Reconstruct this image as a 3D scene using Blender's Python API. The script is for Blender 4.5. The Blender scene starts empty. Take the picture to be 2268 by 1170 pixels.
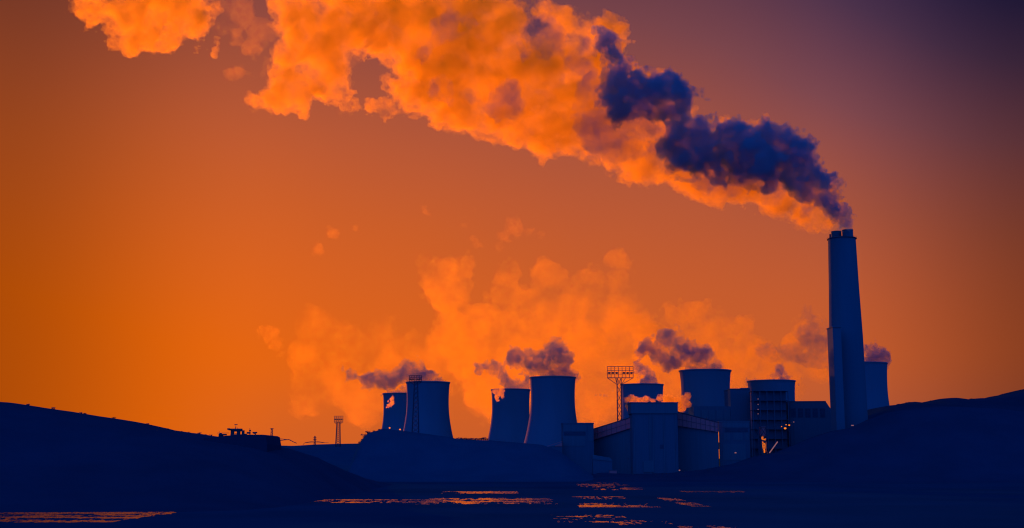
import bpy, math, random
import numpy as np
from mathutils import Vector

random.seed(7)
rng = np.random.default_rng(11)
scene = bpy.context.scene
COL = scene.collection

# ------------------------------------------------------------------ camera
F, CX, CY, YH, HC = 2720.0, 1134.0, 585.0, 1020.0, 14.0     # focal length and horizon row of the 2268 px photograph, eye height in metres
PITCH = math.atan((YH - CY) / F)
cam_data = bpy.data.cameras.new('camera')
cam = bpy.data.objects.new('camera', cam_data)
COL.objects.link(cam)
cam.location = (0, 0, HC)
cam.rotation_euler = (math.pi / 2 + PITCH, 0, 0)
cam_data.sensor_width = 36.0
cam_data.lens = 36.0 * F / 2268.0
cam_data.clip_start = 1.0
cam_data.clip_end = 30000.0
scene.camera = cam

# ------------------------------------------------------------------ light and exposure
SUN_AZ, SUN_EL = math.radians(-22.0), math.radians(6.0)      # azimuth from the view axis, to the left
scene.view_settings.view_transform = 'Standard'
scene.view_settings.look = 'None'
scene.view_settings.exposure = 0.0
scene.view_settings.gamma = 1.0
scene.cycles.use_denoising = True
scene.cycles.use_adaptive_sampling = False
scene.cycles.filter_width = 1.2
scene.cycles.volume_bounces = 6
scene.cycles.max_bounces = 10
scene.cycles.volume_step_rate = 1.0
scene.cycles.volume_max_steps = 256


def lin(r, g, b):
    f = lambda c: (c / 255 / 12.92) if c / 255 <= 0.04045 else ((c / 255 + 0.055) / 1.055) ** 2.4
    return (f(r), f(g), f(b), 1.0)


sd = bpy.data.lights.new('sun', 'SUN')
sd.energy = 4.2
sd.angle = math.radians(0.5)
sd.color = (1.0, 0.172, 0.012)
sun = bpy.data.objects.new('sun', sd)
COL.objects.link(sun)
sdir = Vector((math.sin(SUN_AZ) * math.cos(SUN_EL), math.cos(SUN_AZ) * math.cos(SUN_EL), math.sin(SUN_EL)))
sun.rotation_euler = sdir.to_track_quat('Z', 'Y').to_euler()
sun.location = (-400, 600, 400)

world = bpy.data.worlds.new('World')
scene.world = world
world.use_nodes = True
world.cycles.sampling_method = 'MANUAL'
world.cycles.sample_map_resolution = 1024
nt = world.node_tree
nt.nodes.clear()


class NB:
    """small helper to write node maths in one line"""
    def __init__(s, tree):
        s.t = tree

    def n(s, kind, **kw):
        nd = s.t.nodes.new(kind)
        for k, v in kw.items():
            setattr(nd, k, v)
        return nd

    def link(s, a, b):
        s.t.links.new(a, b)

    def m(s, op, a, b=None, c=None, clamp=False):
        nd = s.n('ShaderNodeMath', operation=op, use_clamp=clamp)
        for i, v in enumerate((a, b, c)):
            if v is None:
                continue
            if isinstance(v, (int, float)):
                nd.inputs[i].default_value = v
            else:
                s.link(v, nd.inputs[i])
        return nd.outputs[0]

    def mr(s, v, a, b, c=0.0, d=1.0, smooth=False):
        nd = s.n('ShaderNodeMapRange')
        nd.interpolation_type = 'SMOOTHSTEP' if smooth else 'LINEAR'
        s.link(v, nd.inputs[0])
        for i, x in zip((1, 2, 3, 4), (a, b, c, d)):
            nd.inputs[i].default_value = x
        return nd.outputs[0]

    def ramp(s, v, stops):
        nd = s.n('ShaderNodeValToRGB')
        el = nd.color_ramp.elements
        while len(el) < len(stops):
            el.new(0.5)
        for e, (p, c) in zip(el, stops):
            e.position = p
            e.color = c
        s.link(v, nd.inputs[0])
        return nd.outputs[0]

    def mix(s, fac, a, b, mode='MIX'):
        nd = s.n('ShaderNodeMix', data_type='RGBA', blend_type=mode)
        for sock, v in ((nd.inputs[0], fac), (nd.inputs[6], a), (nd.inputs[7], b)):
            if isinstance(v, (int, float)):
                sock.default_value = v
            elif isinstance(v, tuple):
                sock.default_value = v
            else:
                s.link(v, sock)
        return nd.outputs[2]

    def noise(s, vec, scale, detail=3.0, rough=0.5, dist=0.0):
        nd = s.n('ShaderNodeTexNoise')
        nd.inputs['Scale'].default_value = scale
        nd.inputs['Detail'].default_value = detail
        nd.inputs['Roughness'].default_value = rough
        nd.inputs['Distortion'].default_value = dist
        s.link(vec, nd.inputs['Vector'])
        return nd.outputs[0]


w = NB(nt)
gen = w.n('ShaderNodeTexCoord').outputs['Generated']
sep = w.n('ShaderNodeSeparateXYZ')
w.link(gen, sep.inputs[0])
az = w.m('ARCTAN2', sep.outputs[0], sep.outputs[1])                     # 0 straight ahead, negative to the left
el = w.m('ARCSINE', sep.outputs[2])
# dusk colour: orange low down and to the left, violet overhead and to the right
e1 = w.m('POWER', w.m('MAXIMUM', w.m('DIVIDE', w.m('SUBTRACT', el, 0.085), 0.275), 0.0), 1.3)
s1 = w.m('MULTIPLY_ADD', e1, -0.45, 0.985)
a1 = w.m('MAXIMUM', w.m('ADD', az, 0.25), -0.2)
s2 = w.m('MULTIPLY_ADD', a1, -0.40, s1)
mp = w.n('ShaderNodeMapping')
mp.inputs['Scale'].default_value = (3.0, 3.0, 60.0)
mp.inputs['Rotation'].default_value = (0.0, 0.05, 0.0)
w.link(gen, mp.inputs[0])
streak = w.mr(w.noise(mp.outputs[0], 1.7, 3.0, 0.5), 0.56, 0.75, 0.0, 0.10, True)
low = w.mr(el, 0.015, 0.05, 1.0, 0.0, True)
s3 = w.m('MULTIPLY_ADD', streak, low, s2)
corner = w.m('MULTIPLY', w.mr(az, 0.12, 0.42, 0.0, 1.0, True), w.mr(el, 0.12, 0.36, 0.0, 1.0, True))
s3 = w.m('MULTIPLY_ADD', corner, -0.24, s3)
dull = w.m('MULTIPLY', w.mr(el, 0.085, 0.015, 0.0, 1.0, True), w.mr(az, -0.30, -0.16, 0.0, 1.0, True))
s3 = w.m('MULTIPLY_ADD', dull, -0.09, s3)
soft = w.noise(gen, 6.0, 3.0, 0.5)
s4 = w.m('MULTIPLY_ADD', w.m('SUBTRACT', soft, 0.5), 0.05, s3, clamp=True)
dusk = w.ramp(s4, [(0.0, lin(22, 32, 84)), (0.2, lin(84, 56, 84)), (0.4, lin(128, 73, 80)), (0.6, lin(168, 84, 62)),
                   (0.8, lin(203, 94, 42)), (1.0, lin(233, 103, 12))])
vl = w.mr(az, -0.42, -0.20, 0.52, 1.0, True)
vr = w.mr(az, 0.24, 0.43, 1.0, 0.45, True)
vt = w.mr(el, 0.24, 0.42, 1.0, 0.78, True)
gl = w.m('MULTIPLY', w.m('MULTIPLY', vl, vr), vt)
duskg = w.mix(1.0, dusk, gl, 'MULTIPLY')
# the sky opposite the glow and overhead is the clear blue of dusk
back = w.mr(sep.outputs[1], 0.55, -0.25, 0.0, 1.0, True)
sky = w.n('ShaderNodeTexSky', sky_type='NISHITA')
sky.sun_disc = False
sky.sun_elevation = SUN_EL
sky.sun_rotation = SUN_AZ
skyblue = w.mix(1.0, sky.outputs[0], (0.0, 0.004, 0.014, 1.0), 'MULTIPLY')
blue = w.mix(1.0, (0.03, 0.16, 0.52, 1.0), skyblue, 'ADD')
final = w.mix(back, duskg, blue)
bg = w.n('ShaderNodeBackground')
w.link(final, bg.inputs[0])
bg.inputs[1].default_value = 1.0
out = w.n('ShaderNodeOutputWorld')
w.link(bg.outputs[0], out.inputs[0])


# ------------------------------------------------------------------ helpers
def at(px, py, Y):
    """point seen at photograph pixel (px, py) at forward distance Y"""
    u, v = (px - CX) / F, (CY - py) / F
    yc = math.cos(PITCH) - v * math.sin(PITCH)
    zc = math.sin(PITCH) + v * math.cos(PITCH)
    t = Y / yc
    return Vector((u * t, Y, HC + zc * t))


def mpp(Y):
    return Y / F * 1.01


class MB:
    def __init__(s):
        s.v, s.f = [], []

    def add(s, vs, fs):
        b = len(s.v)
        s.v += [tuple(p) for p in vs]
        s.f += [tuple(b + i for i in f) for f in fs]
        return s

    def box(s, x0, x1, y0, y1, z0, z1):
        return s.add([(x0, y0, z0), (x1, y0, z0), (x1, y1, z0), (x0, y1, z0), (x0, y0, z1), (x1, y0, z1), (x1, y1, z1), (x0, y1, z1)],
                     [(0, 3, 2, 1), (4, 5, 6, 7), (0, 1, 5, 4), (1, 2, 6, 5), (2, 3, 7, 6), (3, 0, 4, 7)])

    def prism(s, poly, y0, y1):
        """polygon in x,z extruded from y0 to y1"""
        n = len(poly)
        vs = [(x, y0, z) for x, z in poly] + [(x, y1, z) for x, z in poly]
        fs = [tuple(range(n)), tuple(range(2 * n - 1, n - 1, -1))]
        fs += [(i, i + n, (i + 1) % n + n, (i + 1) % n) for i in range(n)]
        return s.add(vs, fs)

    def tube(s, a, b, r, n=6, r2=None):
        a, b = Vector(a), Vector(b)
        r2 = r if r2 is None else r2
        d = (b - a).normalized()
        p = d.orthogonal().normalized()
        q = d.cross(p)
        vs = []
        for c, rr in ((a, r), (b, r2)):
            for i in range(n):
                t = 2 * math.pi * i / n
                vs.append(c + p * math.cos(t) * rr + q * math.sin(t) * rr)
        fs = [(i, (i + 1) % n, n + (i + 1) % n, n + i) for i in range(n)]
        fs += [tuple(range(n - 1, -1, -1)), tuple(range(n, 2 * n))]
        return s.add(vs, fs)

    def path(s, pts, r, n=5):
        for a, b in zip(pts[:-1], pts[1:]):
            s.tube(a, b, r, n)
        return s

    def lathe(s, cx, cy, prof, n=64, closed=False):
        """prof: list of (radius, z)"""
        m = len(prof)
        vs = []
        for r, z in prof:
            for i in range(n):
                t = 2 * math.pi * i / n
                vs.append((cx + r * math.cos(t), cy + r * math.sin(t), z))
        fs = []
        for j in range(m - 1 if not closed else m):
            k = (j + 1) % m
            for i in range(n):
                i2 = (i + 1) % n
                fs.append((j * n + i, j * n + i2, k * n + i2, k * n + i))
        if not closed:
            fs.append(tuple(range(n - 1, -1, -1)))
            fs.append(tuple(range((m - 1) * n, m * n)))
        return s.add(vs, fs)

    def build(s, name, mat, parent=None, smooth=False, loc=None):
        me = bpy.data.meshes.new(name)
        o3 = Vector(loc) if loc is not None else (Vector(parent.location) if parent is not None and parent.parent is None else Vector((0, 0, 0)))
        if parent is not None and parent.parent is not None:
            o3 = Vector(parent.parent.location)
        me.from_pydata([tuple(Vector(p) - o3) for p in s.v], [], s.f)
        if smooth:
            me.polygons.foreach_set('use_smooth', [True] * len(me.polygons))
        me.materials.append(mat)
        me.update()
        o = bpy.data.objects.new(name, me)
        COL.objects.link(o)
        if parent is not None:
            o.parent = parent
        else:
            o.location = o3
        return o


def tag(o, label, cat=None, group=None, kind=None):
    o['label'] = label
    if cat:
        o['category'] = cat
    if group:
        o['group'] = group
    if kind:
        o['kind'] = kind
    return o


def thing(name, loc, label, cat, group=None):
    o = bpy.data.objects.new(name, None)
    o.empty_display_size = 2
    COL.objects.link(o)
    o.location = loc
    return tag(o, label, cat, group)


def copy_tree(o, loc, label, rz=0.0, scale=None):
    c = o.copy()
    COL.objects.link(c)
    c.location = loc
    c.rotation_euler = (0, 0, rz)
    if scale:
        c.scale = scale
    c['label'] = label
    for ch in list(o.children):
        d = ch.copy()
        COL.objects.link(d)
        d.parent = c
        for g in list(ch.children):
            e = g.copy()
            COL.objects.link(e)
            e.parent = d
    return c


# ------------------------------------------------------------------ materials
def surf(name, col, col2=None, rough=0.85, scale=0.15, metal=0.0, bump=0.0, bscale=1.0, stretch=(1, 1, 1), spec=0.3):
    m = bpy.data.materials.new(name)
    m.use_nodes = True
    t = m.node_tree
    t.nodes.clear()
    b = NB(t)
    p = b.n('ShaderNodeBsdfPrincipled')
    p.inputs['Roughness'].default_value = rough
    p.inputs['Metallic'].default_value = metal
    p.inputs['Specular IOR Level'].default_value = spec
    o = b.n('ShaderNodeOutputMaterial')
    b.link(p.outputs[0], o.inputs[0])
    tc = b.n('ShaderNodeTexCoord').outputs['Object']
    mpn = b.n('ShaderNodeMapping')
    mpn.inputs['Scale'].default_value = stretch
    b.link(tc, mpn.inputs[0])
    col2 = col2 or tuple(c * 0.75 for c in col)
    nz = b.noise(mpn.outputs[0], scale, 5.0, 0.6)
    c = b.mix(b.mr(nz, 0.35, 0.65), (*col, 1), (*col2, 1))
    b.link(c, p.inputs['Base Color'])
    if bump:
        bn = b.n('ShaderNodeBump')
        bn.inputs['Strength'].default_value = bump
        bn.inputs['Distance'].default_value = 1.0
        b.link(b.noise(tc, bscale, 4.0, 0.6), bn.inputs['Height'])
        b.link(bn.outputs[0], p.inputs['Normal'])
    return m


def glow(name, col, strength):
    m = bpy.data.materials.new(name)
    m.use_nodes = True
    t = m.node_tree
    t.nodes.clear()
    b = NB(t)
    e = b.n('ShaderNodeEmission')
    e.inputs[0].default_value = (*col, 1)
    e.inputs[1].default_value = strength
    o = b.n('ShaderNodeOutputMaterial')
    b.link(e.outputs[0], o.inputs[0])
    return m


def vapour(name, density, col, g=0.5, nscale=0.0, lo=0.3, hi=0.6, detail=3.0, step=1.0, dist=0.0, floor=0.0):
    m = bpy.data.materials.new(name)
    m.use_nodes = True
    t = m.node_tree
    t.nodes.clear()
    b = NB(t)
    p = b.n('ShaderNodeVolumePrincipled')
    p.inputs['Color'].default_value = (*col, 1)
    p.inputs['Anisotropy'].default_value = g
    p.inputs['Density'].default_value = density
    o = b.n('ShaderNodeOutputMaterial')
    b.link(p.outputs[0], o.inputs['Volume'])
    if nscale:
        tc = b.n('ShaderNodeTexCoord').outputs['Object']
        d = b.mr(b.noise(tc, nscale, detail, 0.68, dist), lo, hi, floor * density, density)
        b.link(d, p.inputs['Density'])
    m.cycles.volume_step_rate = step
    return m


M = {}
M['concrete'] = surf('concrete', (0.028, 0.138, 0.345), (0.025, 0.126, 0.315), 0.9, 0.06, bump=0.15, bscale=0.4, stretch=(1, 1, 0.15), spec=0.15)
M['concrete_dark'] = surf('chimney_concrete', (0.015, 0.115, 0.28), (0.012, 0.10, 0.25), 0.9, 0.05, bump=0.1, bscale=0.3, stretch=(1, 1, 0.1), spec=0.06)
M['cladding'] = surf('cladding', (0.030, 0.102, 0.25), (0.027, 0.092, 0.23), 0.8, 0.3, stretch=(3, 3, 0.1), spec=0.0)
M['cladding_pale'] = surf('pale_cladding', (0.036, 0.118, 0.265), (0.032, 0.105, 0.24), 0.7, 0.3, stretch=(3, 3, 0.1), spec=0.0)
M['gallery'] = surf('gallery_cladding', (0.62, 0.16, 0.29), (0.5, 0.14, 0.27), 0.6, 0.5, stretch=(2, 2, 0.2), spec=0.0)  # red put into the colour for warm side light on the bridges
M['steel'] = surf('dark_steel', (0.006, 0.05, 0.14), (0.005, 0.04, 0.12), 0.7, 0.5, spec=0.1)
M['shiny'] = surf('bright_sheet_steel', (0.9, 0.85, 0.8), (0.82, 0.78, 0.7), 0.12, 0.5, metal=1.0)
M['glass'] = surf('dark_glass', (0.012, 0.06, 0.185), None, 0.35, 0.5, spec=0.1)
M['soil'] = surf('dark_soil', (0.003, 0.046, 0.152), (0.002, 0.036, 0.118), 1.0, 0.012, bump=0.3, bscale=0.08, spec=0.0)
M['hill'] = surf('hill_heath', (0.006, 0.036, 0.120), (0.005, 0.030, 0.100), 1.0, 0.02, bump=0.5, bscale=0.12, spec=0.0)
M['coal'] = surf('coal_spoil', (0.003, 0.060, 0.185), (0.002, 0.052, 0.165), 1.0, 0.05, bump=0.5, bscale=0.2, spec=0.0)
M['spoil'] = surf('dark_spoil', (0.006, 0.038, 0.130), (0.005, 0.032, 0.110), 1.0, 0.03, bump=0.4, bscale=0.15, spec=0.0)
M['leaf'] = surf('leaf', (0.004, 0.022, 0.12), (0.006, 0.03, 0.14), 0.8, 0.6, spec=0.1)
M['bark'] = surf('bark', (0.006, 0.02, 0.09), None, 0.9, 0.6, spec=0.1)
M['water'] = surf('water', (0.002, 0.008, 0.04), None, 0.15, 0.5, spec=0.5)
M['lamp'] = glow('lit_lamp', (1.0, 0.21, 0.012), 1.3)
M['added_gleam'] = glow('added_gleam_strip', (1.0, 0.19, 0.012), 0.9)  # no lamp behind it: glow added for bright slivers between the buildings
M['glow_dim'] = glow('dim_lamp_and_gleam', (0.5, 0.2, 0.25), 0.5)  # dim lamps, and the added gleam of the inclined pipe

# ------------------------------------------------------------------ noise and cloud meshes
LAT = rng.random((64, 64, 64)).astype(np.float32)


def vnoise(p):
    """value noise, p (N,3) -> 0..1"""
    i = np.floor(p).astype(np.int64)
    f = (p - i).astype(np.float32)
    f = f * f * (3 - 2 * f)
    i &= 63
    j = (i + 1) & 63
    x0, y0, z0, x1, y1, z1 = i[:, 0], i[:, 1], i[:, 2], j[:, 0], j[:, 1], j[:, 2]
    fx, fy, fz = f[:, 0], f[:, 1], f[:, 2]
    a = LAT[x0, y0, z0] * (1 - fx) + LAT[x1, y0, z0] * fx
    b = LAT[x0, y1, z0] * (1 - fx) + LAT[x1, y1, z0] * fx
    c = LAT[x0, y0, z1] * (1 - fx) + LAT[x1, y0, z1] * fx
    d = LAT[x0, y1, z1] * (1 - fx) + LAT[x1, y1, z1] * fx
    return (a * (1 - fy) + b * fy) * (1 - fz) + (c * (1 - fy) + d * fy) * fz


def fbm(p, oct=3, gain=0.5):
    r, a, tot = 0, 1.0, 0
    for k in range(oct):
        r = r + a * vnoise(p * (2.03 ** k) + 17.3 * k)
        tot += a
        a *= gain
    return r / tot


def cloud(name, sph, vox, mat, amp=2.0, nscale=8.0, puffs=(14, 5), seed=1, puff_r=(0.22, 0.42)):
    """a billowing closed mesh round spheres (x,y,z,r) with smaller puffs heaped on them"""
    r_ = np.random.default_rng(seed)
    S = np.array(sph, dtype=np.float64)
    lev = [S]
    cur = S
    for n in puffs:
        d = r_.normal(size=(len(cur), n, 3))
        d /= np.linalg.norm(d, axis=2, keepdims=True)
        k = r_.uniform(*puff_r, size=(len(cur), n))
        c = cur[:, None, :3] + d * (cur[:, None, 3] * (1.0 - k * 0.55))[..., None] * 1.0
        rr = cur[:, None, 3] * k
        cur = np.concatenate([c.reshape(-1, 3), rr.reshape(-1, 1)], axis=1)
        cur = cur[cur[:, 3] > vox * 0.9]
        if len(cur) == 0:
            break
        lev.append(cur)
    A = np.concatenate(lev)
    pad = vox * 3 + amp * 1.2
    mn = (A[:, :3] - A[:, 3:]).min(0) - pad
    mx = (A[:, :3] + A[:, 3:]).max(0) + pad
    dims = np.ceil((mx - mn) / vox).astype(int) + 1
    ax = [mn[i] + np.arange(dims[i]) * vox for i in range(3)]
    Fd = np.full(dims, 1e3, dtype=np.float32)
    for x, y, z, r in A:
        R = r + pad
        lo = np.maximum(((np.array((x, y, z)) - R - mn) / vox).astype(int), 0)
        hi = np.minimum(((np.array((x, y, z)) + R - mn) / vox).astype(int) + 2, dims)
        sl = tuple(slice(lo[i], hi[i]) for i in range(3))
        dx = (ax[0][sl[0]] - x)[:, None, None]
        dy = (ax[1][sl[1]] - y)[None, :, None]
        dz = (ax[2][sl[2]] - z)[None, None, :]
        d = np.sqrt(dx * dx + dy * dy + dz * dz) - r
        np.minimum(Fd[sl], d, out=Fd[sl])
    band = np.abs(Fd) < amp * 1.2 + vox
    idx = np.argwhere(band)
    P = mn + idx * vox
    nz = (fbm(P / nscale, 5, 0.66) - 0.5) / 0.24
    Fd[band] += (nz * amp).astype(np.float32)
    v, q = surface_nets(Fd)
    v = mn + v * vox
    me = bpy.data.meshes.new(name)
    c0 = v.mean(0)
    v = v - c0
    me.vertices.add(len(v))
    me.vertices.foreach_set('co', v.astype(np.float32).ravel())
    me.loops.add(len(q) * 4)
    me.loops.foreach_set('vertex_index', q.astype(np.int32).ravel())
    me.polygons.add(len(q))
    me.polygons.foreach_set('loop_start', np.arange(0, len(q) * 4, 4, dtype=np.int32))
    me.polygons.foreach_set('loop_total', np.full(len(q), 4, dtype=np.int32))
    me.update()
    me.validate()
    me.materials.append(mat)
    o = bpy.data.objects.new(name, me)
    o.location = c0
    COL.objects.link(o)
    return o


def surface_nets(Fd):
    neg = Fd < 0
    nx, ny, nz = Fd.shape
    cs = np.zeros((nx - 1, ny - 1, nz - 1), dtype=np.int8)
    for a in (0, 1):
        for b in (0, 1):
            for c in (0, 1):
                cs += neg[a:nx - 1 + a, b:ny - 1 + b, c:nz - 1 + c]
    act = (cs > 0) & (cs < 8)
    cells = np.argwhere(act)
    vid = np.full(act.shape, -1, dtype=np.int64)
    vid[act] = np.arange(len(cells))
    acc = np.zeros((len(cells), 3))
    cnt = np.zeros(len(cells))
    offs = [(a, b, c) for a in (0, 1) for b in (0, 1) for c in (0, 1)]
    vals = {o: Fd[cells[:, 0] + o[0], cells[:, 1] + o[1], cells[:, 2] + o[2]] for o in offs}
    for o in offs:
        for k in range(3):
            if o[k]:
                continue
            p = list(o)
            p[k] = 1
            p = tuple(p)
            f0, f1 = vals[o], vals[p]
            cr = (f0 < 0) != (f1 < 0)
            t = np.where(cr, f0 / np.where(cr, f0 - f1, 1), 0)
            pos = np.array(o, dtype=float)[None, :] + 0 * acc
            pos[:, k] = t
            acc += pos * cr[:, None]
            cnt += cr
    v = cells + acc / np.maximum(cnt, 1)[:, None]
    quads = []
    for k in range(3):
        sl0 = [slice(1, -1)] * 3
        sl1 = [slice(1, -1)] * 3
        sl0[k] = slice(0, -1)
        sl1[k] = slice(1, None)
        a, b = neg[tuple(sl0)], neg[tuple(sl1)]
        for flip in (False, True):
            e = np.argwhere((a & ~b) if not flip else (~a & b))
            if not len(e):
                continue
            e = e + np.array([0 if i == k else 1 for i in range(3)])
            i, j = (k + 1) % 3, (k + 2) % 3
            di = np.zeros(3, int)
            dj = np.zeros(3, int)
            di[i] = 1
            dj[j] = 1
            c = [e - di - dj, e - dj, e, e - di]
            g = np.stack([vid[tuple(x.T)] for x in c], axis=1)
            if flip:
                g = g[:, ::-1]
            quads.append(g)
    q = np.concatenate(quads)
    return v, q[(q >= 0).all(1)]


def traced(circles, Y, spread=0.5, layers=1, seed=3, dy=0.0, rs=1.0, stroke=False):
    """circles of the photograph -> spheres at distance Y, heaped `layers` deep"""
    r_ = random.Random(seed)
    res = []
    if stroke:
        more = []
        for a, b in zip(circles[:-1], circles[1:]):
            if math.hypot(a[0] - b[0], a[1] - b[1]) < 2.0 * (a[2] + b[2]):
                more.append(tuple((p + q) / 2 for p, q in zip(a[:3], b[:3])))
        circles = list(circles) + more
    for c in circles:
        x, y, r = c[:3]
        yy = Y + (c[3] if len(c) > 3 else 0.0) + dy
        R = r * mpp(yy) * rs
        for k in range(layers):
            o = ((k / (layers - 1) - 0.5) * 2 if layers > 1 else 0.0) * spread * R + r_.uniform(-0.25, 0.25) * R
            p = at(x, y, yy + o)
            res.append((p.x, p.y, p.z, R * (1.0 if layers == 1 else r_.uniform(0.82, 1.0))))
    return res


# ------------------------------------------------------------------ ground, hills
def grid_mesh(name, xs, ys, zf, mat, label, smooth=True):
    X, Y = np.meshgrid(xs, ys, indexing='ij')
    Z = zf(X, Y)
    nx, ny = X.shape
    v = np.stack([X, Y, Z], -1).reshape(-1, 3)
    i = np.arange(nx * ny).reshape(nx, ny)
    f = np.stack([i[:-1, :-1], i[1:, :-1], i[1:, 1:], i[:-1, 1:]], -1).reshape(-1, 4)
    me = bpy.data.meshes.new(name)
    me.from_pydata(v.tolist(), [], f.tolist())
    me.polygons.foreach_set('use_smooth', [smooth] * len(me.polygons))
    me.materials.append(mat)
    o = bpy.data.objects.new(name, me)
    COL.objects.link(o)
    tag(o, label, kind='structure')
    return o


def n2(X, Y, sc, oct=3, off=0.0):
    P = np.stack([X.ravel() / sc + off, Y.ravel() / sc + off * 1.7, np.full(X.size, 3.7 + off)], 1)
    return (fbm(P, oct) - 0.5).reshape(X.shape)


def nonuni(segs):
    return np.unique(np.concatenate([np.arange(a, b + 1e-6, s) for a, b, s in segs]))


def ground_z(X, Y):
    far = np.clip((Y - 700) / 500, 0, 1)
    return n2(X, Y, 60, 3) * 0.0 - 0.0 * far


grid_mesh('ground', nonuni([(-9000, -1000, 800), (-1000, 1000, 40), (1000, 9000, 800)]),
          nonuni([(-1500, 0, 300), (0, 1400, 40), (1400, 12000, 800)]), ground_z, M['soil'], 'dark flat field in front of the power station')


def ridge(name, prof, Y, front, backw, mat, label, step=4.0, rough=1.6, rs=25.0, seed=0.0, ystep=8.0):
    """a hill whose skyline passes through the profile points; it slopes down in front and behind"""
    pts = [at(px, py, Y) for px, py in prof]
    xs0 = [p.x for p in pts]
    zs0 = [p.z for p in pts]
    xs = np.arange(xs0[0], xs0[-1], step)
    ys = np.unique(np.concatenate([np.arange(Y - front, Y, ystep), np.arange(Y, Y + backw, ystep * 3), [Y + backw]]))

    def zf(X, YY):
        H = np.interp(X, xs0, zs0)
        t = np.where(YY < Y, (Y - YY) / front, (YY - Y) / backw)
        g = 0.5 + 0.5 * np.cos(np.pi * np.clip(t, 0, 1))
        small = n2(X, YY, rs, 4, seed) * rough
        edge = np.clip(H / 6, 0, 1)
        return (H + 0.6) * g - 0.6 + small * (0.35 + 0.65 * np.sin(np.pi * np.clip(t, 0, 1))) * edge * np.clip(g * 6, 0, 1)
    return grid_mesh(name, xs, ys, zf, mat, label)


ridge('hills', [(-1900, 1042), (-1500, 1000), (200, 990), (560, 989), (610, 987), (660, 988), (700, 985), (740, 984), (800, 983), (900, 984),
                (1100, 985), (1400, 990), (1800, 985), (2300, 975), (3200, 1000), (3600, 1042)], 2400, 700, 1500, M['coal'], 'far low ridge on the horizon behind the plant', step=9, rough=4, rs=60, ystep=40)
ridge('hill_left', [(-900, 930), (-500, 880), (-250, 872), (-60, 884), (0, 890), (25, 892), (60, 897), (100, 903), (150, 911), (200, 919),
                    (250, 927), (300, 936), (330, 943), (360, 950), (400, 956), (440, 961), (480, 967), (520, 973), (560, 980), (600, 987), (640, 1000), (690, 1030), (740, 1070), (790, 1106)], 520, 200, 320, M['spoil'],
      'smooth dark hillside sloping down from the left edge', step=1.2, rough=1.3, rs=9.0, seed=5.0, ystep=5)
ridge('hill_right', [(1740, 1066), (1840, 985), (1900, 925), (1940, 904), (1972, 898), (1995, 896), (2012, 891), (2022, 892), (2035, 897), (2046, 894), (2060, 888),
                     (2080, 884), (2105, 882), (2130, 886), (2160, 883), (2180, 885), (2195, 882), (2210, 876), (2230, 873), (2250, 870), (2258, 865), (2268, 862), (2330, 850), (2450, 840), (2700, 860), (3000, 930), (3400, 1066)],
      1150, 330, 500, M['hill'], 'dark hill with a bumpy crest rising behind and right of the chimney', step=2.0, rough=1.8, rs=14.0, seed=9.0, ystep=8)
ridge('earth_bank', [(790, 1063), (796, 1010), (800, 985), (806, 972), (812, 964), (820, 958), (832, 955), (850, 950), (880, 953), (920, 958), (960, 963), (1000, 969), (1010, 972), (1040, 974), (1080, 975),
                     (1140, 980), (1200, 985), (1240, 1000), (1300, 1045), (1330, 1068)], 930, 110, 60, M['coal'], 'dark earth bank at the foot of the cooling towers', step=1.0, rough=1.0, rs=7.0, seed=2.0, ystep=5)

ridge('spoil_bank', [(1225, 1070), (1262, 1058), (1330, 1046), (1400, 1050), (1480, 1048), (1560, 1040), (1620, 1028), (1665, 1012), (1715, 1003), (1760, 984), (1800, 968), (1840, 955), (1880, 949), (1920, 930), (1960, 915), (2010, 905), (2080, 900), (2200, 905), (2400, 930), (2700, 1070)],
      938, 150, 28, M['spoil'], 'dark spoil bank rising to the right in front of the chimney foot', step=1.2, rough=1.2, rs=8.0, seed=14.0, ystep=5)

# wet furrows in the field: shallow pools lying on the ground
def pools(name, spots, seed, label, thr=0.5, tilt=0.05):
    b = MB()
    rp = random.Random(int(seed))
    for (x0, x1, y0, y1, dens) in spots:
        Y0, Y1 = HC * F / (y1 - YH), HC * F / (y0 - YH)
        ym = (Y0 + Y1) / 2
        X0, X1 = (x0 - CX) / F * ym, (x1 - CX) / F * ym
        dx, dyy = 0.22 * ym / 300, max(0.35, ym * ym / (HC * F) * 0.22)
        xs = np.arange(X0, X1, dx)
        ys = np.arange(Y0, Y1, dyy)
        if len(ys) < 2:
            ys = np.array([Y0, Y0 + dyy, Y0 + 2 * dyy])
        X, Y = np.meshgrid(xs, ys, indexing='ij')
        pxh = ym / F
        pyh = ym * ym / (HC * F)
        P = np.stack([X.ravel() / (6 * pxh) + seed, Y.ravel() / (1.0 * pyh) + seed, np.full(X.size, seed * 1.3)], 1)
        P2 = np.stack([X.ravel() / (45 * pxh) + seed, Y.ravel() / (3.5 * pyh), np.full(X.size, seed * 2.1)], 1)
        nz = (fbm(P, 3) * 0.55 + fbm(P2, 2) * 0.45).reshape(X.shape)
        u = np.abs((X - X0) / (X1 - X0) * 2 - 1)
        v = np.abs((Y - Y0) / max(Y1 - Y0, 1e-3) * 2 - 1)
        fall = np.clip((1 - np.maximum(u ** 3, v ** 3)) * 3, 0, 1)
        row = n2(X * 0 + seed, Y + X * 0.12, 1.5 * pyh, 2, seed)
        nz = nz + row * 0.55
        mk = (nz + (fall - 1) * 0.5) > (thr + 0.17 - dens * 0.2)
        for i, j in np.argwhere(mk):
            x, y = X[i, j], Y[i, j]
            h = 0.03 + dyy * rp.uniform(0.0, tilt)
            b.add([(x, y, 0.03), (x + dx, y, 0.03), (x + dx, y + dyy, h), (x, y + dyy, h)], [(0, 1, 2, 3)])
    if b.f:
        return tag(b.build(name, M['water']), label, kind='structure')


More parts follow.
